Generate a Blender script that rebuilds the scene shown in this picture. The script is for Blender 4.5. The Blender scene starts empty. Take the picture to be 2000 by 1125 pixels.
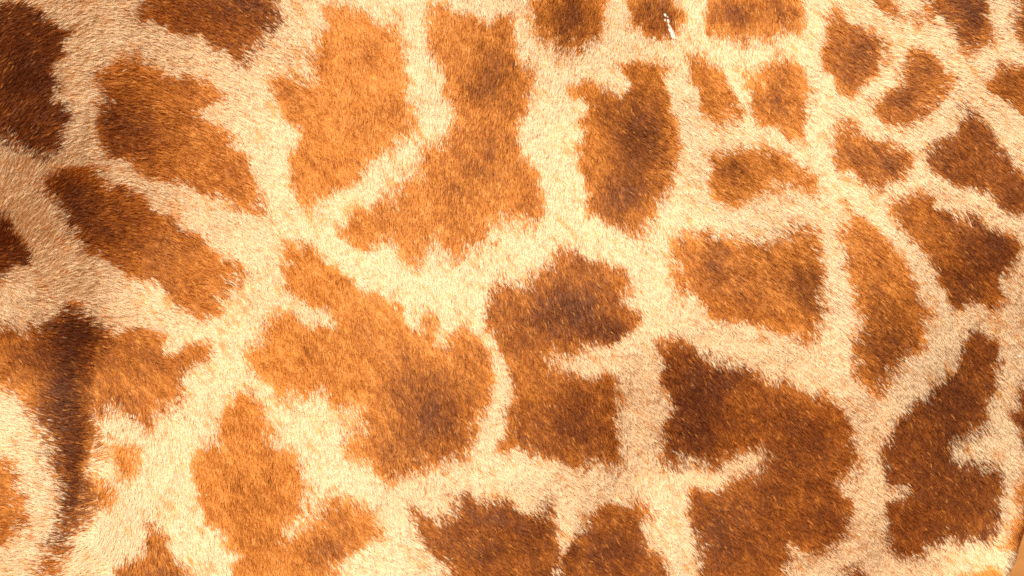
import bpy, bmesh, math
import numpy as np
from mathutils import Vector

# ------------------------------------------------------------------ camera, sky, sun, exposure
sc = bpy.context.scene
ZC = 2.20            # height of the middle of the flank above the ground
PX = 0.0007          # metres of flank per traced unit
YF = -0.42           # depth of the flank
DIST = 1.4 * 85 / 36
cam_d = bpy.data.cameras.new('camera'); cam = bpy.data.objects.new('camera', cam_d)
sc.collection.objects.link(cam); sc.camera = cam
cam.location = (0, YF - DIST, ZC); cam.rotation_euler = (math.radians(90), 0, 0)
cam_d.lens = 85; cam_d.sensor_width = 36; cam_d.clip_start = 0.05; cam_d.clip_end = 5000

SUN_EL, SUN_AZ = math.radians(36), math.radians(-24)     # azimuth: degrees to the right of straight behind the camera
to_sun = Vector((math.sin(SUN_AZ) * math.cos(SUN_EL), -math.cos(SUN_AZ) * math.cos(SUN_EL), math.sin(SUN_EL)))
sd = bpy.data.lights.new('sun', 'SUN'); sun = bpy.data.objects.new('sun', sd); sc.collection.objects.link(sun)
sd.energy = 4.6; sd.angle = math.radians(0.5); sd.color = (1.0, 0.955, 0.82)
sun.rotation_euler = to_sun.to_track_quat('Z', 'Y').to_euler(); sun.location = (3, -6, 6)
w = bpy.data.worlds.new('World'); sc.world = w; w.use_nodes = True
nt = w.node_tree; sky = nt.nodes.new('ShaderNodeTexSky'); sky.sky_type = 'NISHITA'; sky.sun_disc = False
sky.sun_elevation = SUN_EL; sky.sun_rotation = math.pi - SUN_AZ; sky.dust_density = 7.0; sky.air_density = 0.6
nt.links.new(sky.outputs[0], nt.nodes['Background'].inputs[0]); nt.nodes['Background'].inputs[1].default_value = 0.085
sc.view_settings.view_transform = 'Standard'; sc.view_settings.look = 'None'
sc.view_settings.gamma = 1; sc.view_settings.exposure = 0.17
sc.render.engine = 'CYCLES'; sc.cycles.use_denoising = False; sc.cycles.max_bounces = 6
sc.cycles.sample_clamp_indirect = 4; sc.cycles.filter_width = 1.8

rng = np.random.default_rng(7)

# ------------------------------------------------------------------ helpers
def hash2(ix, iy, seed):
    h = (ix.astype(np.int64) * 374761393 + iy.astype(np.int64) * 668265263 + seed * 144665) & 0xFFFFFFFF
    h = ((h ^ (h >> 13)) * 1274126177) & 0xFFFFFFFF
    return ((h ^ (h >> 16)) & 0xFFFF) / 65535.0
def vnoise(x, y, scale, seed):                     # smooth value noise, -1..1
    x = x / scale; y = y / scale
    ix = np.floor(x); iy = np.floor(y); fx = x - ix; fy = y - iy
    fx = fx * fx * (3 - 2 * fx); fy = fy * fy * (3 - 2 * fy)
    a = hash2(ix, iy, seed); b = hash2(ix + 1, iy, seed); c = hash2(ix, iy + 1, seed); d = hash2(ix + 1, iy + 1, seed)
    return 2 * ((a * (1 - fx) + b * fx) * (1 - fy) + (c * (1 - fx) + d * fx) * fy) - 1
def flank_uv(P):                                   # position on the side of the body, in traced units
    k = DIST / (P[:, 1] - (YF - DIST)) / PX
    return 1000 + P[:, 0] * k, 562.5 - (P[:, 2] - ZC) * k

def principled(name, rough=0.6, spec=0.3):
    m = bpy.data.materials.new(name); m.use_nodes = True
    b = m.node_tree.nodes['Principled BSDF']
    b.inputs['Roughness'].default_value = rough; b.inputs['Specular IOR Level'].default_value = spec
    return m, m.node_tree, b
def new_obj(name, me, mat, parent=None):
    o = bpy.data.objects.new(name, me); sc.collection.objects.link(o); me.materials.append(mat); o.parent = parent
    return o

# ------------------------------------------------------------------ ground
m_ground, t, b = principled('dry_earth', 0.95, 0.1)
n1 = t.nodes.new('ShaderNodeTexNoise'); n1.inputs['Scale'].default_value = 1.7; n1.inputs['Detail'].default_value = 8
r1 = t.nodes.new('ShaderNodeValToRGB'); r1.color_ramp.elements[0].color = (0.36, 0.13, 0.035, 1); r1.color_ramp.elements[1].color = (0.62, 0.27, 0.07, 1)
tc = t.nodes.new('ShaderNodeTexCoord'); t.links.new(tc.outputs['Object'], n1.inputs['Vector'])
t.links.new(n1.outputs['Fac'], r1.inputs[0]); t.links.new(r1.outputs[0], b.inputs['Base Color'])
bp = t.nodes.new('ShaderNodeBump'); bp.inputs['Strength'].default_value = 0.4; t.links.new(n1.outputs['Fac'], bp.inputs['Height']); t.links.new(bp.outputs[0], b.inputs['Normal'])
bm = bmesh.new(); bmesh.ops.create_grid(bm, x_segments=40, y_segments=40, size=2000)
me = bpy.data.meshes.new('ground'); bm.to_mesh(me); bm.free()
g = new_obj('ground', me, m_ground); g['kind'] = 'structure'; g['label'] = 'dry orange earth behind the giraffe'

# ------------------------------------------------------------------ the giraffe's body: one continuous mesh
def trunk(bm):
    H, zm = 0.71, 2.28
    nz, na = 44, 72
    rings = []
    for i in range(nz + 1):
        tt = -1 + 2 * i / nz; tt = math.sin(tt * math.pi / 2) * 0.999
        z = zm + H * tt
        wd = (1 - abs(tt) ** 2.4) ** (1 / 2.4)
        s = (z - ZC)
        xr = np.interp(s, [-0.66, -0.48, -0.40, -0.30, -0.15, 0.1, 0.4, 0.66], [0.535, 0.682, 0.720, 0.775, 0.85, 0.92, 0.88, 0.60])
        xl = np.interp(s, [-0.66, -0.4, 0.0, 0.4, 0.66], [-0.75, -1.0, -1.12, -1.15, -0.8])
        cx, a = (xr + xl) / 2, (xr - xl) / 2
        row = []
        for j in range(na):
            th = 2 * math.pi * j / na
            c, sn = math.cos(th), math.sin(th); e = 2 / np.interp(s, [-.5, -.2], [7.0, 3.3])
            x = cx + a * math.copysign(abs(c) ** e, c); y = 0.42 * wd * math.copysign(abs(sn) ** e, sn)
            row.append(bm.verts.new((x, y, z)))
        rings.append(row)
    for i in range(nz):
        for j in range(na):
            k = (j + 1) % na
            bm.faces.new((rings[i][j], rings[i][k], rings[i + 1][k], rings[i + 1][j]))
    bm.faces.new(rings[0][::-1]); bm.faces.new(rings[-1])
def limb(bm, pts):                                  # tapered limb through (x, y, z, rx, ry)
    n = 20; rings = []
    P = [Vector(p[:3]) for p in pts]
    for i, p in enumerate(pts):
        d = (P[min(i + 1, len(P) - 1)] - P[max(i - 1, 0)]).normalized()
        u = Vector((0, 1, 0)); v = d.cross(u).normalized(); u = v.cross(d)
        rings.append([bm.verts.new(P[i] + v * p[3] * math.cos(2 * math.pi * k / n) + u * p[4] * math.sin(2 * math.pi * k / n)) for k in range(n)])
    for i in range(len(rings) - 1):
        for k in range(n):
            q = (k + 1) % n
            bm.faces.new((rings[i][k], rings[i][q], rings[i + 1][q], rings[i + 1][k]))
    bm.faces.new(rings[0][::-1]); bm.faces.new(rings[-1])
bm = bmesh.new(); trunk(bm)
for s in (-1, 1):
    limb(bm, [(0.42, s * .20, 2.0, .26, .16), (0.45, s * .22, 1.62, .22, .13), (0.55, s * .22, 1.30, .13, .09), (0.68, s * .21, 1.02, .085, .065),
              (0.67, s * .21, .90, .06, .052), (0.64, s * .21, .55, .045, .045), (0.62, s * .21, .24, .05, .05), (0.59, s * .21, .13, .055, .06), (0.56, s * .21, .0, .085, .08)])
    limb(bm, [(-.72, s * .19, 2.1, .24, .16), (-.72, s * .21, 1.65, .17, .12), (-.70, s * .21, 1.30, .10, .085), (-.69, s * .2, 1.08, .075, .065), (-.69, s * .2, .98, .08, .07),
              (-.69, s * .2, .85, .055, .05), (-.69, s * .2, .3, .047, .047), (-.71, s * .2, .14, .055, .06), (-.73, s * .2, .0, .085, .08)])
limb(bm, [(-.6, 0, 2.35, .40, .30), (-.95, 0, 2.75, .32, .22), (-1.25, 0, 3.25, .22, .15), (-1.55, 0, 3.9, .16, .12), (-1.8, 0, 4.5, .13, .11), (-1.9, 0, 4.75, .13, .11), (-1.98, 0, 4.85, .09, .09)])
limb(bm, [(-1.78, 0, 4.80, .10, .09), (-1.95, 0, 4.76, .14, .125), (-2.15, 0, 4.66, .12, .105), (-2.35, 0, 4.55, .085, .08), (-2.48, 0, 4.48, .075, .075), (-2.54, 0, 4.45, .04, .05)])
for s in (-1, 1):
    limb(bm, [(-1.86, s * .05, 4.82, .035, .03), (-1.80, s * .06, 4.98, .022, .022), (-1.78, s * .06, 5.03, .03, .03), (-1.775, s * .06, 5.05, .015, .015)])
    limb(bm, [(-1.80, s * .08, 4.80, .035, .03), (-1.74, s * .17, 4.84, .05, .028), (-1.70, s * .24, 4.85, .02, .02)])
limb(bm, [(.80, 0, 2.58, .06, .06), (.97, 0, 2.50, .04, .04), (1.03, 0, 2.2, .03, .03), (1.05, 0, 1.8, .03, .03), (1.06, 0, 1.5, .045, .045), (1.06, 0, 1.2, .02, .02)])
bmesh.ops.recalc_face_normals(bm, faces=bm.faces)
me = bpy.data.meshes.new('body'); bm.to_mesh(me); bm.free()
tmp = bpy.data.objects.new('body_base', me); sc.collection.objects.link(tmp)
md = tmp.modifiers.new('remesh', 'REMESH'); md.mode = 'VOXEL'; md.voxel_size = 0.012
sm = tmp.modifiers.new('smooth', 'SMOOTH'); sm.factor = 0.5; sm.iterations = 14
dg = bpy.context.evaluated_depsgraph_get()
body_me = bpy.data.meshes.new_from_object(tmp.evaluated_get(dg)); body_me.name = 'body'
bpy.data.objects.remove(tmp); bpy.data.meshes.remove(me)
nv = len(body_me.vertices)
co = np.empty(nv * 3); body_me.vertices.foreach_get('co', co); co = co.reshape(-1, 3)
no = np.empty(nv * 3); body_me.vertex_normals.foreach_get('vector', no); no = no.reshape(-1, 3)

# muscles, folds and hollows of the flank: (u, v, half-width, half-height, lean in degrees, metres outwards)
RELIEF = [
    (142, 900, 46, 250, 4, -0.013), (135, 720, 70, 110, 0, -0.011), (290, 950, 110, 220, 0, 0.008), (20, 900, 90, 260, 0, 0.008),
    (1240, 1000, 24, 120, 3, -0.0055), (1224, 830, 24, 100, 8, -0.005), (1252, 700, 26, 70, -6, -0.003), (1200, 960, 24, 60, 12, -0.003),
    (134, 900, 16, 200, 4, -0.005), (945, 690, 14, 90, -12, -0.003), (1135, 1040, 16, 60, 20, -0.004), (800, 120, 14, 60, 0, -0.004),
    (1060, 985, 30, 20, 30, -0.004), (905, 975, 40, 14, 20, -0.004), (1080, 1010, 20, 60, 10, -0.005),
]
u, v = flank_uv(co)
near = np.clip(-no[:, 1] * 1.6, 0, 1) * (co[:, 2] > 1.5) * (np.abs(u - 1000) < 1500)
dsp = np.zeros(nv)
for (a, b_, sx, sy, rot, amp) in RELIEF:
    r = math.radians(rot); dx, dy = u - a, v - b_
    x2, y2 = dx * math.cos(r) + dy * math.sin(r), -dx * math.sin(r) + dy * math.cos(r)
    dsp += amp * np.exp(-(x2 / sx) ** 2 - (y2 / sy) ** 2)
# broad swells of shoulder, ribs and thigh, shaped to set the flank's light and shade: how squarely each place faces the morning sun (u, v, cosine); the swell is solved from these slopes
FACE = [(300,50,.54),(150,150,.48),(40,130,.36),(60,450,.33),(100,330,.34),(30,600,.54),(130,560,.42),(190,250,.58),(400,200,.78),(600,450,.97),(450,700,.97),(50,850,.95),(250,1000,.95),(300,560,.90),(550,60,.74),(850,80,.84),
 (700,200,.9),(950,300,.9),(1100,250,.95),(1450,220,.97),(1650,400,.97),(1800,150,.92),(1930,200,.80),(1850,400,.74),(1900,560,.52),(1650,600,.88),(1500,680,.68),(1250,580,.80),(1250,800,.46),(1700,850,.54),(1760,1000,.50),(1100,960,.68),
 (1350,1000,.80),(1500,930,.62),(1960,900,.72),(1960,1090,.95),(1650,1100,.54),(850,650,.92),(600,850,.97),(800,900,.8),(950,1060,.74),(650,1050,.9),(450,1000,.95),(1000,750,.8),(1400,800,.56),(1180,60,.9),(1500,40,.92),(1150,450,.9),(1400,420,.95),(1750,700,.76),(1880,720,.46),(1990,760,.6)]
GS = 40.0; gu = np.arange(-400, 2401, GS); gv = np.arange(-360, 1481, GS); nu_, nv_ = len(gu), len(gv)
GU, GV = np.meshgrid(gu, gv); hit = no[:, 1] < -0.05
bx = np.clip(((u[hit] + 400) / GS + .5).astype(int), 0, nu_ - 1); by = np.clip(((v[hit] + 360) / GS + .5).astype(int), 0, nv_ - 1)
cnt = np.zeros((nv_, nu_)); nsum = np.zeros((nv_, nu_, 3)); np.add.at(cnt, (by, bx), 1); np.add.at(nsum, (by, bx), no[hit])
n0 = nsum / np.maximum(cnt, 1)[..., None]; n0 /= np.linalg.norm(n0, axis=2)[..., None] + 1e-9
ok = (cnt > 2) & (n0[..., 1] < -.3) & (GU > -60) & (GU < 2000) & (GV > -60) & (GV < 1160)
tgt = np.zeros(GU.shape); ws = np.zeros(GU.shape)
for (a, b_, c_) in FACE:
    k_ = 1 / ((GU - a) ** 2 + (GV - b_) ** 2 + 900.0) ** 1.5; tgt += k_ * c_; ws += k_
tgt /= ws; tgt = 0.97 * (tgt / .97) ** 1.65
S = np.array(to_sun); hgt = np.zeros(nu_ * nv_); step = GS * PX
idx = np.arange(nu_ * nv_).reshape(nv_, nu_)
for it in range(3):
    hh = hgt.reshape(nv_, nu_); hx = np.gradient(hh, step, axis=1); hz = -np.gradient(hh, step, axis=0)
    ny = np.where(ok, n0[..., 1], -1); Dx0, Dz0 = n0[..., 0] / ny, n0[..., 2] / ny
    nm = np.sqrt(1 + (Dx0 + hx) ** 2 + (Dz0 + hz) ** 2)
    rhs = tgt * nm + S[1] + S[0] * Dx0 + S[2] * Dz0
    M = np.zeros((nu_ * nv_, nu_ * nv_)); R = np.zeros(nu_ * nv_)
    def add(cols, vals, r, wt):
        cols = np.array(cols); vals = np.array(vals)
        for i_ in range(len(cols)):
            for j_ in range(len(cols)): np.add.at(M, (cols[i_], cols[j_]), wt * vals[i_] * vals[j_])
            np.add.at(R, cols[i_], wt * vals[i_] * r)
    jj, ii = np.nonzero(ok[1:-1, 1:-1]); jj += 1; ii += 1
    add([idx[jj, ii + 1], idx[jj, ii - 1], idx[jj - 1, ii], idx[jj + 1, ii]], [-S[0] / (2 * step), S[0] / (2 * step), -S[2] / (2 * step), S[2] / (2 * step)], rhs[jj, ii], 1.0)
    sm_ = 0.007 / step ** 2
    add([idx[:, :-2].ravel(), idx[:, 1:-1].ravel(), idx[:, 2:].ravel()], [sm_, -2 * sm_, sm_], np.zeros(idx[:, 1:-1].size), 1.0)
    add([idx[:-2].ravel(), idx[1:-1].ravel(), idx[2:].ravel()], [sm_, -2 * sm_, sm_], np.zeros(idx[1:-1].size), 1.0)
    add([idx.ravel()], [1.0], np.zeros(idx.size), 0.35)
    hgt = np.linalg.solve(M, R)
hh = hgt.reshape(nv_, nu_)
fu, fv = np.clip((u + 400) / GS, 0, nu_ - 1.001), np.clip((v + 360) / GS, 0, nv_ - 1.001); iu, iv = fu.astype(int), fv.astype(int); fu -= iu; fv -= iv
fu = fu * 1.0; swell = (hh[iv, iu] * (1 - fu) + hh[iv, iu + 1] * fu) * (1 - fv) + (hh[iv + 1, iu] * (1 - fu) + hh[iv + 1, iu + 1] * fu) * fv
print('swell', hh[ok].min(), hh[ok].max())
edge = np.clip((u + 420) / 250, 0, 1) * np.clip((2420 - u) / 250, 0, 1) * np.clip((v + 380) / 250, 0, 1) * np.clip((1500 - v) / 200, 0, 1)
dsp += swell * edge
dsp += 0.0045 * vnoise(u, v, 170, 3) + 0.0022 * vnoise(u, v, 60, 4) + 0.0008 * vnoise(u, v, 30, 5)
co[:, 1] -= dsp * near
body_me.vertices.foreach_set('co', co.ravel()); body_me.update()
nn = np.empty(nv * 3); body_me.vertex_normals.foreach_get('vector', nn); no = nn.reshape(-1, 3)

# ------------------------------------------------------------------ the coat pattern, in units of 0.7 mm on the flank
# (base darkness 0 light orange .. 1 black-brown, outline)
PATCHES = [
 (.70, [(-150,20),(0,25),(20,5),(70,8),(85,30),(105,40),(130,58),(138,68),(118,85),(118,110),(100,118),(105,150),(112,180),(118,212),(132,215),(128,245),(122,280),(112,305),(95,308),(85,298),(60,288),(30,290),(5,265),(-150,260)]),
 (.50, [(250,45),(262,30),(275,10),(285,-60),(520,-80),(535,0),(545,35),(540,50),(530,60),(510,75),(500,85),(505,98),(485,102),(480,128),(465,130),(455,110),(430,92),(400,82),(370,68),(345,52),(320,45),(300,38),(275,40)]),
 (.28, [(200,130),(235,120),(270,122),(310,140),(360,152),(410,160),(445,178),(435,195),(410,210),(390,220),(392,235),(425,250),(460,258),(470,265),(455,275),(458,290),(475,305),(485,330),(500,360),(515,385),(512,410),(500,418),(490,405),(460,395),(445,385),(425,372),(400,385),(385,360),(340,355),(300,345),(270,325),(240,305),(210,300),(200,285),(193,260),(195,235),(203,205),(213,185),(208,165),(203,150)]),
 (.14, [(632,18),(660,15),(690,15),(705,25),(715,40),(735,50),(748,58),(765,45),(778,55),(775,85),(782,120),(790,140),(795,160),(790,190),(797,200),(805,225),(803,250),(797,270),(775,285),(765,298),(745,302),(735,310),(720,325),(705,345),(690,355),(675,365),(655,375),(640,385),(625,388),(600,415),(592,412),(585,395),(590,375),(570,365),(572,345),(583,325),(565,315),(570,300),(590,285),(595,260),(600,245),(575,240),(555,225),(535,210),(535,195),(550,185),(540,175),(530,155),(550,150),(580,160),(608,162),(628,150),(612,130),(610,105),(625,85),(635,70),(655,60),(645,40)]),
 (.16, [(830,27),(850,17),(871,20),(898,32),(918,37),(932,39),(959,41),(973,27),(997,32),(1000,61),(1010,88),(1014,126),(1037,139),(1041,153),(1027,167),(1027,184),(1032,201),(1020,218),(1024,238),(1010,255),(1020,272),(1008,289),(1014,306),(1034,320),(1044,337),(1051,360),(1061,390),(1065,414),(1048,441),(1027,435),(1014,428),(997,424),(973,431),(969,455),(959,465),(949,472),(939,487),(922,482),(898,506),(888,503),(878,486),(864,479),(857,462),(847,469),(833,482),(823,506),(810,523),(793,523),(789,506),(779,486),(769,469),(755,472),(735,475),(725,492),(701,482),(680,469),(665,457),(680,438),(697,418),(728,414),(731,401),(759,390),(772,377),(789,347),(827,337),(830,326),(820,306),(827,292),(850,282),(871,292),(878,272),(871,252),(895,248),(891,231),(878,211),(867,190),(871,170),(878,156),(861,133),(847,116),(833,95),(840,68),(830,44)]),
 (.22, [(1050,-80),(1045,0),(1030,12),(1045,22),(1050,50),(1060,70),(1065,90),(1080,105),(1095,98),(1115,108),(1130,100),(1150,95),(1165,85),(1180,68),(1175,45),(1178,20),(1182,0),(1180,-80)]),
 (.22, [(1220,-60),(1222,5),(1232,25),(1230,45),(1240,62),(1255,68),(1270,75),(1288,80),(1300,72),(1325,70),(1335,52),(1325,30),(1318,10),(1310,-60)]),
 (.25, [(1214,136),(1238,126),(1269,126),(1299,136),(1292,160),(1299,190),(1303,221),(1320,238),(1320,272),(1323,306),(1313,333),(1308,360),(1308,385),(1289,387),(1282,407),(1282,435),(1262,452),(1252,463),(1235,462),(1218,452),(1190,435),(1170,418),(1150,424),(1150,407),(1160,384),(1153,367),(1143,343),(1126,320),(1136,282),(1136,238),(1146,218),(1139,197),(1105,194),(1116,167),(1136,161),(1156,173),(1190,190),(1224,194),(1231,173),(1218,156)]),
 (.25, [(1385,-60),(1388,10),(1390,28),(1378,40),(1380,68),(1400,70),(1425,78),(1442,90),(1455,78),(1475,78),(1500,85),(1520,72),(1545,65),(1565,70),(1568,40),(1568,10),(1570,-60)]),
 (.26, [(1340,126),(1374,112),(1388,122),(1412,136),(1419,160),(1429,184),(1446,211),(1456,224),(1449,241),(1425,238),(1398,248),(1385,235),(1368,221),(1361,190),(1357,167),(1347,146)]),
 (.26, [(1446,133),(1466,146),(1497,139),(1521,129),(1541,119),(1565,129),(1575,146),(1582,167),(1592,177),(1583,194),(1585,214),(1572,231),(1575,262),(1577,286),(1558,275),(1538,262),(1510,248),(1480,245),(1473,224),(1476,190),(1466,163),(1456,146)]),
 (.30, [(1623,20),(1646,34),(1663,44),(1677,60),(1701,58),(1708,75),(1726,82),(1723,102),(1725,126),(1718,150),(1691,163),(1670,184),(1636,173),(1633,153),(1616,133),(1606,109),(1612,85),(1616,48),(1629,37)]),
 (.35, [(1690,-30),(1700,0),(1718,15),(1735,28),(1752,44),(1756,30),(1748,0),(1745,-30)]),
 (.32, [(1815,-50),(1810,0),(1800,25),(1792,48),(1795,55),(1805,48),(1820,42),(1832,32),(1845,35),(1858,45),(1860,65),(1868,85),(1880,98),(1890,112),(1900,105),(1912,90),(1930,88),(1940,70),(1935,52),(1925,40),(1935,25),(1930,0),(1935,-50)]),
 (.34, [(1772,102),(1803,97),(1823,105),(1840,126),(1847,150),(1878,156),(1854,170),(1847,190),(1827,201),(1816,221),(1796,238),(1762,253),(1738,248),(1721,231),(1701,218),(1725,194),(1738,184),(1759,180),(1762,156),(1772,129)]),
 (.40, [(1985,-40),(1988,10),(1995,30),(1985,40),(1978,60),(1982,75),(2000,92),(2060,100),(2060,-40)]),
 (.42, [(1918,163),(1942,150),(1949,133),(2000,136),(2080,150),(2080,260),(2000,225),(1970,200),(1950,190),(1940,178)]),
 (.30, [(1636,231),(1660,241),(1677,258),(1708,272),(1728,286),(1769,286),(1786,303),(1789,323),(1776,343),(1742,357),(1708,371),(1684,357),(1663,343),(1640,333),(1631,313),(1633,282),(1640,262)]),
 (.56, [(1905,211),(1918,235),(1929,252),(1942,279),(1952,296),(1976,309),(1986,330),(2000,354),(2080,400),(2080,480),(2000,420),(1966,407),(1942,390),(1912,374),(1864,360),(1844,347),(1820,326),(1813,299),(1837,282),(1867,262),(1878,235)]),
 (.20, [(1385,330),(1395,306),(1432,299),(1480,296),(1514,303),(1538,316),(1555,330),(1578,343),(1592,360),(1592,377),(1590,386),(1575,382),(1565,370),(1538,374),(1525,380),(1510,384),(1483,390),(1456,397),(1436,404),(1408,402),(1388,390),(1393,370),(1383,350)]),
 (.26, [(1306,475),(1337,463),(1354,458),(1378,458),(1398,463),(1432,472),(1456,467),(1473,475),(1504,486),(1521,472),(1541,463),(1555,443),(1568,435),(1589,445),(1589,469),(1597,486),(1592,506),(1602,530),(1612,543),(1606,581),(1609,601),(1599,632),(1602,666),(1582,676),(1565,659),(1538,659),(1504,645),(1476,628),(1446,628),(1402,632),(1385,605),(1364,588),(1357,564),(1340,567),(1309,581),(1320,560),(1309,533),(1326,513),(1326,496),(1306,492)]),
 (.26, [(1663,406),(1680,418),(1694,441),(1711,448),(1728,469),(1735,486),(1745,499),(1765,509),(1772,533),(1793,554),(1799,581),(1806,605),(1823,615),(1806,623),(1803,642),(1811,662),(1796,686),(1772,707),(1755,727),(1742,737),(1738,752),(1708,772),(1701,755),(1680,737),(1657,727),(1674,700),(1670,669),(1680,649),(1687,618),(1667,591),(1663,564),(1660,540),(1650,520),(1653,486),(1636,455),(1653,441),(1650,424)]),
 (.35, [(1742,404),(1762,390),(1796,384),(1823,390),(1833,407),(1850,414),(1881,421),(1905,431),(1932,445),(1956,455),(1973,452),(1983,475),(1995,496),(1980,513),(1976,530),(1952,537),(1949,557),(1963,581),(1949,605),(1932,605),(1912,588),(1888,594),(1864,601),(1850,581),(1840,557),(1823,520),(1796,482),(1772,452),(1752,431)]),
 (.60, [(1898,652),(1925,659),(1949,662),(1949,686),(1952,713),(1946,737),(1939,769),(1929,799),(1925,833),(1918,847),(1891,857),(1864,864),(1861,888),(1850,898),(1878,905),(1898,912),(1925,915),(1946,905),(1956,925),(1952,956),(1956,983),(1952,1014),(1946,1044),(1935,1065),(1915,1054),(1895,1058),(1874,1061),(1857,1041),(1833,1068),(1813,1061),(1796,1085),(1772,1099),(1752,1078),(1735,1071),(1731,1037),(1733,1003),(1745,990),(1765,980),(1786,963),(1776,949),(1738,956),(1725,925),(1738,905),(1725,874),(1742,861),(1752,833),(1772,816),(1793,789),(1813,793),(1820,759),(1830,747),(1844,744),(1864,730),(1867,713),(1881,696),(1888,666)]),
 (.44, [(1296,662),(1337,662),(1357,683),(1381,700),(1405,707),(1432,720),(1466,724),(1483,730),(1504,747),(1538,748),(1565,762),(1589,779),(1612,769),(1629,789),(1650,796),(1650,820),(1663,837),(1674,847),(1667,871),(1680,895),(1674,912),(1660,932),(1643,946),(1616,956),(1633,966),(1646,976),(1670,997),(1660,1017),(1657,1048),(1633,1065),(1612,1082),(1592,1095),(1578,1078),(1555,1061),(1538,1054),(1541,1085),(1538,1112),(1534,1140),(1520,1230),(1360,1230),(1364,1126),(1368,1099),(1364,1071),(1371,1044),(1354,1017),(1344,980),(1354,963),(1374,963),(1402,966),(1429,949),(1449,935),(1476,929),(1497,908),(1507,891),(1504,871),(1470,881),(1432,898),(1405,912),(1374,908),(1340,898),(1316,912),(1286,918),(1286,891),(1303,857),(1303,823),(1320,799),(1306,765),(1290,740),(1292,710),(1289,690)]),
 (.38, [(1102,486),(1126,492),(1139,513),(1170,516),(1190,516),(1218,526),(1221,543),(1245,557),(1231,574),(1211,588),(1231,605),(1252,615),(1245,639),(1221,649),(1204,669),(1180,676),(1146,676),(1129,696),(1102,700),(1065,703),(1061,712),(1085,724),(1119,734),(1153,748),(1180,734),(1200,745),(1201,765),(1201,799),(1190,830),(1204,847),(1204,871),(1218,891),(1211,905),(1184,905),(1150,908),(1129,915),(1105,898),(1085,891),(1068,895),(1044,881),(1031,864),(1014,871),(993,888),(976,884),(980,864),(997,847),(993,813),(1003,786),(1007,759),(1003,737),(997,710),(986,690),(973,669),(963,642),(956,615),(952,588),(956,574),(983,564),(1000,550),(1017,564),(1034,560),(1037,533),(1061,526),(1082,516),(1085,499)]),
 (.16, [(554,469),(575,486),(609,482),(622,503),(646,516),(660,526),(680,543),(704,571),(738,581),(769,588),(779,608),(793,639),(810,659),(827,649),(833,608),(844,615),(850,649),(847,676),(857,690),(871,666),(891,645),(912,632),(932,652),(942,676),(952,696),(959,724),(966,744),(963,755),(952,779),(942,813),(925,844),(915,874),(908,898),(884,895),(857,905),(827,908),(816,935),(806,922),(786,929),(769,952),(748,935),(738,915),(735,898),(704,901),(677,891),(680,864),(687,844),(708,833),(721,816),(711,806),(687,803),(667,810),(650,790),(648,765),(635,750),(615,758),(605,772),(580,772),(560,778),(548,770),(535,755),(520,740),(493,717),(490,676),(510,673),(524,669),(520,642),(534,615),(558,611),(575,622),(588,639),(605,632),(629,642),(653,652),(660,635),(653,608),(632,605),(609,588),(585,581),(564,571),(571,550),(561,533),(561,523),(585,520),(575,503),(558,489)]),
 (.30, [(82,360),(102,343),(136,333),(170,318),(197,326),(207,350),(238,367),(252,377),(272,390),(292,404),(316,421),(340,428),(343,445),(374,452),(391,458),(408,475),(422,489),(439,506),(479,506),(469,523),(479,537),(459,557),(456,577),(428,581),(415,588),(439,605),(428,615),(408,611),(391,625),(371,618),(354,601),(337,588),(326,567),(299,550),(269,547),(238,523),(214,513),(177,489),(150,469),(136,438),(126,414),(105,390),(82,377)]),
 (.75, [(-60,420),(0,425),(20,435),(30,455),(45,475),(60,490),(62,510),(40,508),(20,515),(0,525),(-60,530)]),
 (.34, [(0,635),(34,649),(58,645),(88,639),(109,622),(136,594),(150,598),(163,618),(184,635),(211,645),(255,642),(282,652),(296,645),(326,656),(316,669),(316,683),(333,690),(371,676),(388,679),(415,673),(415,690),(405,710),(377,717),(354,727),(347,747),(357,765),(354,789),(333,803),(309,813),(299,844),(279,827),(258,810),(238,799),(204,796),(184,827),(198,857),(178,888),(180,935),(177,983),(163,1044),(150,1044),(133,1037),(136,1065),(124,1100),(112,1130),(95,1180),(50,1180),(78,1112),(99,1082),(112,1051),(116,1017),(119,969),(105,935),(99,895),(88,854),(75,816),(51,789),(20,769),(0,755),(-60,740),(-60,630)]),
 (.10, [(211,871),(245,874),(272,891),(275,912),(265,935),(248,925),(218,905)]),
 (.10, [(190,942),(221,952),(224,976),(207,1003),(190,997),(184,969)]),
 (.30, [(-60,895),(0,898),(30,905),(35,930),(42,960),(45,985),(57,1005),(50,1030),(20,1050),(0,1065),(-60,1070)]),
 (.14, [(459,769),(483,776),(510,779),(520,813),(534,844),(520,871),(544,881),(588,884),(588,908),(575,935),(598,949),(612,963),(595,986),(585,1014),(558,1027),(554,1051),(541,1061),(544,1071),(571,1054),(605,1027),(636,1003),(646,976),(660,973),(684,980),(708,990),(735,1010),(745,1027),(735,1048),(721,1071),(687,1085),(667,1099),(655,1120),(640,1200),(480,1200),(456,1102),(476,1082),(445,1065),(439,1037),(408,1024),(408,997),(391,983),(394,956),(381,929),(384,905),(381,881),(408,878),(442,864),(435,833),(449,810)]),
 (.38, [(292,1037),(306,1034),(316,1058),(333,1071),(340,1095),(367,1109),(371,1129),(380,1200),(230,1200),(235,1116),(258,1105),(282,1088),(289,1065)]),
 (.46, [(803,990),(823,1003),(847,1017),(878,1010),(891,983),(912,963),(932,976),(959,983),(993,976),(1003,993),(1017,1010),(1037,1014),(1061,1000),(1061,980),(1078,980),(1085,1000),(1088,1034),(1082,1054),(1086,1082),(1080,1125),(1075,1200),(860,1200),(878,1109),(857,1085),(833,1065),(816,1037),(803,1017)]),
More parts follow.
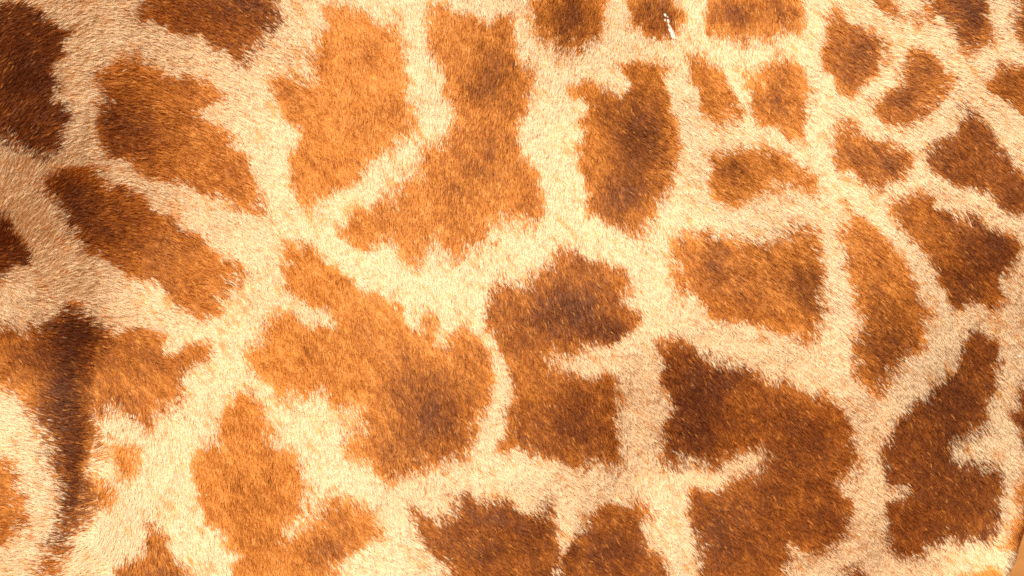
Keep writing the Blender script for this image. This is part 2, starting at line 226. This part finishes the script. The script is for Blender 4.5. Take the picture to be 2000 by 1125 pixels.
 (.46, [(1096,1099),(1112,1071),(1129,1051),(1146,1037),(1150,1003),(1173,986),(1201,980),(1218,997),(1238,983),(1258,990),(1282,1000),(1258,1020),(1255,1051),(1252,1071),(1272,1078),(1303,1092),(1306,1125),(1310,1200),(1090,1200)]),
 (.60, [(1650,1125),(1668,1112),(1690,1118),(1700,1180),(1640,1180)]),
 (.14, [(1964,1076),(1970,1052),(1972,1036),(1980,1024),(1988,1000),(1992,960),(1998,932),(2050,900),(2050,1060),(1986,1079)]),
 (.62, [(2000,745),(1986,796),(1969,827),(1990,830),(1990,857),(2000,861),(2060,860),(2060,740)]),
 (.10, [(1874,1116),(1890,1112),(1905,1118),(1925,1112),(1950,1120),(1955,1180),(1870,1180)]),
]
# darker pigment inside the patches, plus painted shade down the shoulder crease: (u, v, radius u, radius v, amount)
DARK = [(250,240,70,70,.30),(215,270,30,40,.2),(960,150,50,70,.42),(940,320,60,60,.25),(1030,400,25,30,.2),(900,430,30,40,.1),(1110,35,40,60,.45),(1275,25,35,45,.45),
 (1250,270,45,80,.55),(1215,380,50,60,.35),(1190,220,50,30,.2),(1440,30,40,25,.42),(1530,25,30,20,.35),(1512,200,25,25,.38),(1680,105,40,45,.32),(1640,150,25,20,.1),
 (1890,15,50,35,.45),(1895,50,20,25,.45),(1770,185,35,25,.25),(1805,135,25,25,.18),(1720,318,45,30,.30),(1425,345,35,30,.40),(1500,325,30,18,.2),(1560,560,45,35,.38),
 (1395,495,25,45,.32),(1450,540,60,50,.18),(1590,610,20,50,.2),(1735,680,60,70,.40),(1710,530,25,40,.12),(1925,490,60,60,.50),(1880,560,50,40,.3),(1850,420,40,30,.2),
 (1365,790,60,90,.48),(1400,720,60,30,.3),(1320,870,40,50,.3),(1570,860,60,50,.25),(1420,1060,70,60,.38),(1500,950,40,40,.2),(1620,1020,50,40,.2),
 (1110,610,75,50,.52),(1200,640,50,25,.35),(1115,515,30,25,.15),(1130,820,70,70,.38),(1010,800,25,60,.05),(850,810,75,75,.50),(800,730,60,60,.2),(900,680,40,30,.2),(700,690,60,50,.08),(770,880,50,40,.25),
 (130,385,60,50,.45),(190,440,70,50,.32),(300,480,60,50,.12),(135,680,46,66,.62),(150,635,45,35,.3),(120,770,34,60,.58),(130,860,28,70,.55),(140,960,24,60,.50),(120,1050,18,30,.3),(50,690,40,30,.25),  # the entries along the fold paint in the crease's shade
 (960,1040,90,60,.28),(1180,1080,70,50,.28),(640,1080,70,40,.30),(690,1030,40,30,.15),(500,1040,40,40,.10),(480,8,30,14,.35),(510,40,15,20,.25),(400,20,60,20,.1),(60,150,80,120,.15),(1850,800,80,60,.15),(1840,930,80,50,.12)]
OX, OY, RW, RH = 420, 380, 2860, 1900
yy, xx = np.mgrid[0:RH, 0:RW].astype(np.float32)
lab = np.zeros((RH, RW), np.int16); base = [0.0]
for i, (tone, poly) in enumerate(PATCHES):
    p = np.array(poly, float) + (OX, OY)
    x0, y0 = np.floor(p.min(0)).astype(int); x1, y1 = np.ceil(p.max(0)).astype(int) + 1
    gx, gy = np.meshgrid(np.arange(x0, x1) + .5, np.arange(y0, y1) + .5); ins = np.zeros(gx.shape, bool)
    for (ax, ay), (bx, by) in zip(p, np.roll(p, -1, 0)):
        if ay == by: continue
        c = (gy >= min(ay, by)) & (gy < max(ay, by))
        ins ^= c & (gx < ax + (gy - ay) * (bx - ax) / (by - ay))
    sub = lab[y0:y1, x0:x1]; sub[ins & (sub == 0)] = i + 1
    base.append(tone)
N_TRACED = len(PATCHES)
for k in range(5):                                             # hair overhang at the outlines
    for sh, ax in ((1, 0), (-1, 0), (1, 1), (-1, 1)):
        r_ = np.roll(lab, sh, ax); lab = np.where((lab == 0) & (k % 2 == ax or k == 4), r_, lab)
# further patches of the same coat beyond the traced part
q = 8; lx, ly = xx[::q, ::q], yy[::q, ::q]
sx, sy = np.meshgrid(np.arange(-1, 13), np.arange(-1, 9)); seeds = np.stack([sx.ravel() * 250 + 120, sy.ravel() * 240 + 100], 1).astype(float)
seeds += rng.uniform(-80, 80, seeds.shape)
wx = lx + 30 * vnoise(lx, ly, 60, 11) + 12 * vnoise(lx, ly, 25, 13); wy = ly + 30 * vnoise(lx, ly, 60, 12) + 12 * vnoise(lx, ly, 25, 14)
d1 = np.full(lx.shape, 1e9); d2 = d1.copy(); own = np.zeros(lx.shape, int)
for k, (ax, ay) in enumerate(seeds):
    d = np.hypot(wx - ax, wy - ay); c = d < d1
    d2 = np.where(c, d1, np.minimum(d2, d)); own[c] = k; d1 = np.where(c, d, d1)
outside = (lx < OX - 75) | (lx > OX + 2070) | (ly < OY - 95) | (ly > OY + 1215)
cell = np.where(outside & (d2 - d1 > 62), own + 1, 0)
cell = np.kron(cell, np.ones((q, q), int))[:RH, :RW]
for k in np.unique(cell):
    if k and (cell == k).sum() > 4000:
        base.append(float(rng.uniform(.2, .55))); lab[(cell == k) & (lab == 0)] = len(base) - 1
base = np.array(base)
def blur(a, r):
    for ax in (0, 1):
        c = np.cumsum(np.pad(a, [(r + 1, r) if k == ax else (0, 0) for k in (0, 1)], mode='edge'), axis=ax, dtype=np.float64)
        a = ((np.take(c, range(2 * r + 1, c.shape[ax]), ax) - np.take(c, range(0, c.shape[ax] - 2 * r - 1), ax)) / (2 * r + 1)).astype(np.float32)
    return a
inner = blur(blur((lab > 0).astype(np.float32), 16), 12)        # 0.5 at a patch's edge, 1 deep inside
dark = np.zeros((RH // 4 + 1, RW // 4 + 1), np.float32); dx4, dy4 = xx[::4, ::4][:RH//4+1,:RW//4+1], yy[::4, ::4]
dark = np.zeros(dx4.shape, np.float32)
for (a, b_, ra, rb, am) in DARK:
    dark += am * np.exp(-((dx4 - OX - a) / ra) ** 2 - ((dy4 - OY - b_) / rb) ** 2)
def pick(arr, x, y, s=1):
    i = np.clip(((y + OY) / s).astype(int), 0, arr.shape[0] - 1); j = np.clip(((x + OX) / s).astype(int), 0, arr.shape[1] - 1)
    return arr[i, j]

# direction the hair lies in: (u, v, degrees clockwise from pointing right)
FLOW = [(300,60,18),(150,180,5),(250,250,12),(400,180,35),(30,140,-55),(90,120,-12),(60,40,-25),(40,240,-50),(100,260,-12),(20,340,-75),(75,350,-52),(30,450,-82),(80,460,-58),(110,440,-35),(135,420,-14),(110,540,-38),(140,530,-8),(150,420,0),(160,560,5),(190,450,15),
 (20,510,-10),(70,520,-35),(20,570,55),(65,590,10),(100,600,-5),(135,600,0),(20,640,52),(200,560,30),(60,700,50),(130,700,20),(60,850,22),(130,850,12),(165,820,-15),(180,860,-45),(200,800,100),(215,850,100),(240,830,85),(140,960,5),(60,950,22),(165,980,-25),(190,960,110),(220,1000,95),
 (110,1070,-5),(60,1090,5),(170,1080,-35),(200,1060,115),(300,950,75),(270,1060,88),(350,1060,62),(300,700,38),(250,760,50),(300,500,38),(400,350,35),(500,250,48),(600,330,55),(740,200,68),(900,180,88),(850,400,82),(1100,50,102),(1000,250,84),(1250,50,98),
 (1250,280,62),(1150,300,75),(1000,600,66),(800,560,66),(1250,700,60),(1240,900,64),(1500,500,52),(1480,180,62),(1480,40,78),(1440,350,62),(1650,100,45),(1750,100,28),(1900,60,25),(1900,180,32),(1720,300,45),(1850,300,50),(1850,500,48),(1700,600,50),(1850,900,55),(1950,1000,58),
 (1100,980,46),(1400,1000,50),(1400,800,55),(700,650,62),(500,950,55),(480,700,45),(900,1050,46),(800,850,66),(650,900,58),(650,1060,52),(1650,1000,48),(1100,800,62),(-150,300,60),(-150,800,40),(700,-150,70),(1400,-150,60),(2200,500,50),(1000,1300,50)]
fl = np.array(FLOW, float)
def flow(x, y):
    sxx = np.zeros(len(x)); syy = sxx.copy()
    for (a, b_, an) in FLOW:
        wgt = 1.0 / ((x - a) ** 2 + (y - b_) ** 2 + 500.0) ** 1.7
        sxx += wgt * math.cos(math.radians(an)); syy += wgt * math.sin(math.radians(an))
    return np.arctan2(syy, sxx)
gfx, gfy = np.meshgrid(np.arange(-OX, RW - OX, 10.0), np.arange(-OY, RH - OY, 10.0))
FA = flow(gfx.ravel(), gfy.ravel()).reshape(gfx.shape); FC, FS = np.cos(FA), np.sin(FA)
def flow_at(x, y):
    return np.arctan2(pick(FS, x, y, 10), pick(FC, x, y, 10))

# pigments (linear); the orange cream root paints warm shade in between the hairs
CREAM = np.array((0.875, 0.765, 0.56)); CREAM_ROOT = np.array((0.80, 0.475, 0.165)); FLECK = np.array((0.78, 0.41, 0.125))
TONES = np.array([(0.00, 0.82, 0.40, 0.11), (0.18, 0.71, 0.29, 0.055), (0.38, 0.52, 0.175, 0.029), (0.60, 0.33, 0.098, 0.020), (0.85, 0.205, 0.060, 0.020), (1.2, 0.125, 0.038, 0.017)])
def tone_col(tn):
    return np.stack([np.interp(tn, TONES[:, 0], TONES[:, k]) for k in (1, 2, 3)], 1)

# ------------------------------------------------------------------ hair roots on the body
body_me.calc_loop_triangles()
nt_ = len(body_me.loop_triangles); tri = np.empty(nt_ * 3, np.int32); body_me.loop_triangles.foreach_get('vertices', tri); tri = tri.reshape(-1, 3)
A, B, C = co[tri[:, 0]], co[tri[:, 1]], co[tri[:, 2]]
ar = 0.5 * np.linalg.norm(np.cross(B - A, C - A), axis=1); cen = (A + B + C) / 3; fn = no[tri].mean(1)
tu, tv = flank_uv(cen)
view = cen - np.array(cam.location); view /= np.linalg.norm(view, axis=1)[:, None]
facing = -(view * fn).sum(1)
inside = (tu > -45) & (tu < 2045) & (tv > -45) & (tv < 1170)
marg = (tu > -330) & (tu < 2330) & (tv > -280) & (tv < 1400) & (cen[:, 2] > 1.45)
wgt = ar * np.where(inside & (facing > -0.35), 1.0, np.where(marg & (facing > -0.5), 0.20, 0)) * (cen[:, 1] < 0.22) * (np.abs(cen[:, 0]) < 1.3)
N = 880000
cum = np.cumsum(wgt); ti = np.searchsorted(cum, rng.random(N) * cum[-1])
r1, r2 = np.sqrt(rng.random(N)), rng.random(N)
b0, b1, b2 = (1 - r1)[:, None], (r1 * (1 - r2))[:, None], (r1 * r2)[:, None]
tt = tri[ti]; root = b0 * co[tt[:, 0]] + b1 * co[tt[:, 1]] + b2 * co[tt[:, 2]]
nrm = b0 * no[tt[:, 0]] + b1 * no[tt[:, 1]] + b2 * no[tt[:, 2]]; nrm /= np.linalg.norm(nrm, axis=1)[:, None]
hu, hv = flank_uv(root)
ang = flow_at(hu, hv)
clump = vnoise(hu, hv, 26, 21); clump2 = vnoise(hu, hv, 11, 22)
ang = ang + 0.16 * clump + 0.16 * clump2 + rng.normal(0, 0.13, N)
f = np.stack([np.cos(ang), np.zeros(N), -np.sin(ang)], 1)
f -= (f * nrm).sum(1)[:, None] * nrm; f /= np.linalg.norm(f, axis=1)[:, None] + 1e-9
L = 0.0112 * rng.uniform(.65, 1.3, N)
lift = np.radians(20 + 9 * vnoise(hu, hv, 15, 23) + rng.normal(0, 7, N)); lift2 = np.radians(6 + 8 * vnoise(hu, hv, 15, 24) + rng.normal(0, 8, N))
p1 = root + 0.5 * L[:, None] * (f * np.cos(lift)[:, None] + nrm * np.sin(lift)[:, None])
curl = rng.normal(0, .12, N)[:, None]; side = np.cross(nrm, f)
p2 = p1 + 0.5 * L[:, None] * (f * np.cos(lift2)[:, None] + nrm * np.sin(lift2)[:, None] + side * curl)
roll = rng.normal(0, .30, N)[:, None]
wv = side * np.cos(roll) + nrm * np.sin(roll)
W = 0.00046 * rng.uniform(.7, 1.35, N)[:, None]
# pigment of each hair, looked up where its visible end lies
eu, ev = hu + 0.6 * L / PX * np.cos(ang), hv + 0.6 * L / PX * np.sin(ang)
soft = np.where((hu < 230) & (hv > 600), 9.0, 3.8)
su = eu + 8 * vnoise(eu, ev, 34, 31) + 6 * vnoise(eu, ev, 14, 32) + soft * rng.normal(0, 1, N)
sv = ev + 8 * vnoise(eu, ev, 34, 33) + 6 * vnoise(eu, ev, 14, 34) + soft * rng.normal(0, 1, N)
jamp = np.clip(.95 + .8 * vnoise(eu, ev, 90, 37), .35, 1.6)
jag = 22 * vnoise((eu * np.sin(ang) - ev * np.cos(ang)), (eu * np.cos(ang) + ev * np.sin(ang)) / 4, 13, 35) + 7 * vnoise((eu * np.sin(ang) - ev * np.cos(ang)), (eu * np.cos(ang) + ev * np.sin(ang)) / 4, 6, 36)
su += jamp * jag * np.cos(ang); sv += jamp * jag * np.sin(ang)
ids = pick(lab, su, sv)
ink = pick(inner, su, sv); dk = pick(dark, su, sv, 4)
ca, sa = np.cos(ang), np.sin(ang)
al, ac = eu * .62 + ev * .78, eu * .78 - ev * .62          # along / across the usual lie of the hair
streak = vnoise(al / 3.2, ac, 9, 41); mott = vnoise(eu, ev, 55, 42); fine = vnoise(al / 2.5, ac, 4.5, 43)
tone = base[ids] + dk * np.clip((ink - .45) * 2.6, 0, 1) - 0.16 * np.clip((.80 - ink) * 3, 0, 1) + 0.09 * streak + 0.07 * mott + 0.13 * fine + 0.08 * vnoise(al / 1.8, ac, 19, 44) + rng.normal(0, .08, N)
pale = (rng.random(N) < 0.025 + 0.05 * (vnoise(eu, ev, 16, 45) > .62)); tone = np.where(pale, tone * .25 - .05, tone)
tipc = tone_col(np.clip(tone, 0, 1.15)); rootc = tone_col(np.clip(tone + .16, 0, 1.15))
cr = ids == 0
fk = np.clip(1.9 * (0.5 * fine + 0.40 * streak + 0.2 * mott + 0.25 * vnoise(al / 2.2, ac, 16, 46) - .20) + .10 + rng.normal(0, .07, N), 0, 1)[:, None]
fk *= np.clip(0.65 + 1.2 * ink, .6, 1.4)[:, None]; fk = np.clip(fk, 0, .95)
cream = CREAM * (1 - fk) + FLECK * fk; cream *= (1 + rng.normal(0, .05, N))[:, None]
tipc[cr] = cream[cr]; rootc[cr] = (0.65 * CREAM_ROOT + 0.35 * cream)[cr]

# ------------------------------------------------------------------ materials of hide and fur
def fur_material():
    m, t, b = principled('fur', 0.50, 0.24); b.inputs['Specular Tint'].default_value = (1.0, 0.86, 0.66, 1)
    at = t.nodes.new('ShaderNodeAttribute'); at.attribute_name = 'pigment'
    nz = t.nodes.new('ShaderNodeTexNoise'); nz.inputs['Scale'].default_value = 420; nz.inputs['Detail'].default_value = 2
    mr = t.nodes.new('ShaderNodeMapRange'); mr.inputs['To Min'].default_value = 0.80; mr.inputs['To Max'].default_value = 1.16
    tc = t.nodes.new('ShaderNodeTexCoord'); t.links.new(tc.outputs['Object'], nz.inputs['Vector']); t.links.new(nz.outputs['Fac'], mr.inputs['Value'])
    mx = t.nodes.new('ShaderNodeVectorMath'); mx.operation = 'SCALE'
    t.links.new(at.outputs['Color'], mx.inputs[0]); t.links.new(mr.outputs[0], mx.inputs['Scale'])
    t.links.new(mx.outputs[0], b.inputs['Base Color'])
    tr = t.nodes.new('ShaderNodeBsdfTranslucent'); gm = t.nodes.new('ShaderNodeGamma'); gm.inputs['Gamma'].default_value = 1.7; t.links.new(mx.outputs[0], gm.inputs['Color']); t.links.new(gm.outputs[0], tr.inputs['Color'])   # light that passes through a hair takes up more of its colour
    ms = t.nodes.new('ShaderNodeMixShader'); ms.inputs[0].default_value = 0.36
    out = t.nodes['Material Output']
    t.links.new(b.outputs[0], ms.inputs[1]); t.links.new(tr.outputs[0], ms.inputs[2]); t.links.new(ms.outputs[0], out.inputs['Surface'])
    return m
m_fur = fur_material()
m_hide, t, b = principled('hide', 0.8, 0.2)
at = t.nodes.new('ShaderNodeAttribute'); at.attribute_name = 'pigment'; t.links.new(at.outputs['Color'], b.inputs['Base Color'])
nz = t.nodes.new('ShaderNodeTexNoise'); nz.inputs['Scale'].default_value = 300; bp = t.nodes.new('ShaderNodeBump'); bp.inputs['Strength'].default_value = 0.3
t.links.new(nz.outputs['Fac'], bp.inputs['Height']); t.links.new(bp.outputs[0], b.inputs['Normal'])

# ------------------------------------------------------------------ giraffe > body, cream_fur, coat_patch ...
root_o = bpy.data.objects.new('giraffe', None); sc.collection.objects.link(root_o); root_o.location = (0, 0, 0)
root_o['label'] = 'giraffe seen side-on, cream coat with jagged orange-brown patches and a creased shoulder'; root_o['category'] = 'giraffe'
body = new_obj('body', body_me, m_hide, root_o)
body_me.polygons.foreach_set('use_smooth', np.ones(len(body_me.polygons), bool))
u, v = flank_uv(co); vi = pick(lab, u, v); far = (np.abs(u - 1000) > 1350) | (v > 1420) | (v < -320) | (co[:, 1] > .05)
cc = np.where((vi == 0)[:, None], CREAM_ROOT, tone_col(np.clip(base[vi] + .1 + pick(dark, u, v, 4), 0, 1)))
vv = vnoise(co[:, 0] * 1000 + co[:, 1] * 700, co[:, 2] * 1000, 130, 51) + .4 * vnoise(co[:, 0] * 1000, co[:, 2] * 1000 + co[:, 1] * 500, 50, 52)
cc2 = np.where((vv > -.15)[:, None], tone_col(.3 + .2 * vv), CREAM[None] * .9)
cc[far] = cc2[far]; cc[co[:, 2] < .13] = (.03, .022, .016)
def set_color(me, cols):
    a = me.attributes.new('pigment', 'FLOAT_COLOR', 'POINT')
    a.data.foreach_set('color', np.concatenate([cols, np.ones((len(cols), 1))], 1).astype(np.float32).ravel())
set_color(body_me, cc)

def fur_mesh(name, sel):
    n = len(sel)
    r, a, e, ww = root[sel], p1[sel], p2[sel], wv[sel] * W[sel]
    V = np.stack([r - ww, r + ww, a - ww * .95, a + ww * .95, e], 1).astype(np.float32).reshape(-1, 3)
    me = bpy.data.meshes.new(name); me.vertices.add(5 * n); me.vertices.foreach_set('co', V.ravel())
    k = (np.arange(n) * 5)[:, None]
    loops = np.concatenate([k, k + 1, k + 3, k + 2, k + 2, k + 3, k + 4], 1).ravel().astype(np.int32)
    me.loops.add(7 * n); me.loops.foreach_set('vertex_index', loops)
    me.polygons.add(2 * n); ls = np.concatenate([np.arange(n)[:, None] * 7, np.arange(n)[:, None] * 7 + 4], 1).ravel().astype(np.int32)
    me.polygons.foreach_set('loop_start', ls); me.update(calc_edges=True)
    rc, tc_ = rootc[sel], tipc[sel]; md = .35 * rc + .65 * tc_
    set_color(me, np.stack([rc, rc, md, md, tc_], 1).reshape(-1, 3))
    return me
ids = np.where((ids > N_TRACED) | ((ids == 0) & ((hu < -60) | (hu > 2060) | (hv < -110) | (hv > 1215))), 9999, ids)   # coat beyond the traced flank
order = np.argsort(ids, kind='stable'); srt = ids[order]
for k in np.unique(ids):
    sel = order[np.searchsorted(srt, k, 'left'):np.searchsorted(srt, k, 'right')]
    if k == 0:
        o = new_obj('cream_fur', fur_mesh('cream_fur', sel), m_fur, root_o); o['kind'] = 'stuff'
        o['label'] = 'cream hair between the brown patches'
    elif k == 9999:
        o = new_obj('outer_fur', fur_mesh('outer_fur', sel), m_fur, root_o); o['kind'] = 'stuff'
    elif len(sel) > 20:
        o = new_obj('coat_patch', fur_mesh('coat_patch', sel), m_fur, root_o)

# ------------------------------------------------------------------ small white marks stuck to the hair
m_white, t, b = principled('dried_white', 0.75, 0.3)
nz = t.nodes.new('ShaderNodeTexNoise'); nz.inputs['Scale'].default_value = 260; cr_ = t.nodes.new('ShaderNodeValToRGB')
cr_.color_ramp.elements[0].color = (0.50, 0.46, 0.38, 1); cr_.color_ramp.elements[1].color = (0.80, 0.79, 0.72, 1)
t.links.new(nz.outputs['Fac'], cr_.inputs[0]); t.links.new(cr_.outputs[0], b.inputs['Base Color'])
def surf(a, b_):
    uu, vv2 = flank_uv(co); d = (uu - a) ** 2 + (vv2 - b_) ** 2 + 1e6 * (no[:, 1] > -.1); j = np.argsort(d)[:4]; wt = 1 / (d[j] + 1)
    p = (co[j] * wt[:, None]).sum(0) / wt.sum(); k = (p[1] - (YF - DIST)) / DIST * PX
    return Vector(((a - 1000) * k, p[1], ZC - (b_ - 562.5) * k)), Vector(no[j[0]])
def splash(name, blobs, label, cat):                 # blobs: (u, v, half-width, half-length, lean, height in mm)
    bm = bmesh.new(); o0, n0_ = surf(blobs[0][0], blobs[0][1])
    for (a, b_, rw, rl, lean, hm) in blobs:
        p, n_ = surf(a, b_); p = p + n_ * 0.0022
        dn = Vector((math.cos(math.radians(lean)), 0, -math.sin(math.radians(lean)))); dn = (dn - n_ * dn.dot(n_)).normalized(); sd_ = n_.cross(dn)
        r = bmesh.ops.create_icosphere(bm, subdivisions=3, radius=1)
        for vx in r['verts']:
            c = vx.co; q_ = 1 + .22 * math.sin(7 * c.x + 3 * c.y + a) * math.cos(5 * c.y - 4 * c.z + b_)
            vx.co = p - o0 + (dn * c.x * rl * PX + sd_ * c.y * rw * PX) * q_ + n_ * c.z * hm * .001 * q_
    me = bpy.data.meshes.new(name); bm.to_mesh(me); bm.free(); me.polygons.foreach_set('use_smooth', np.ones(len(me.polygons), bool))
    o = new_obj(name, me, m_white); o.location = o0; o['label'] = label; o['category'] = cat
splash('white_splash', [(1314, 71, 4.6, 10, 66, 1.4), (1311, 62, 4.2, 10, 66, 1.4), (1307, 53, 2.8, 8, 66, 1.2), (1305, 43, 2.2, 5, 80, 1.1), (1299, 31, 2.4, 3.6, 70, 1.1), (1299, 41, 1.9, 2.4, 90, 1.1), (1304, 35, 1.0, 3, 50, 1.0)],
       'thin white dried streak stuck to the fur across a small brown patch near the back', 'splash')
splash('white_fleck', [(1989, 696, 3.6, 6, 10, 1.2), (1994, 697, 3.0, 3.5, 0, 1.1)], 'tiny pale fleck caught in the cream fur beside a tall dark patch on the rump', 'fleck')
print('hairs', N, 'body faces', len(body_me.polygons))
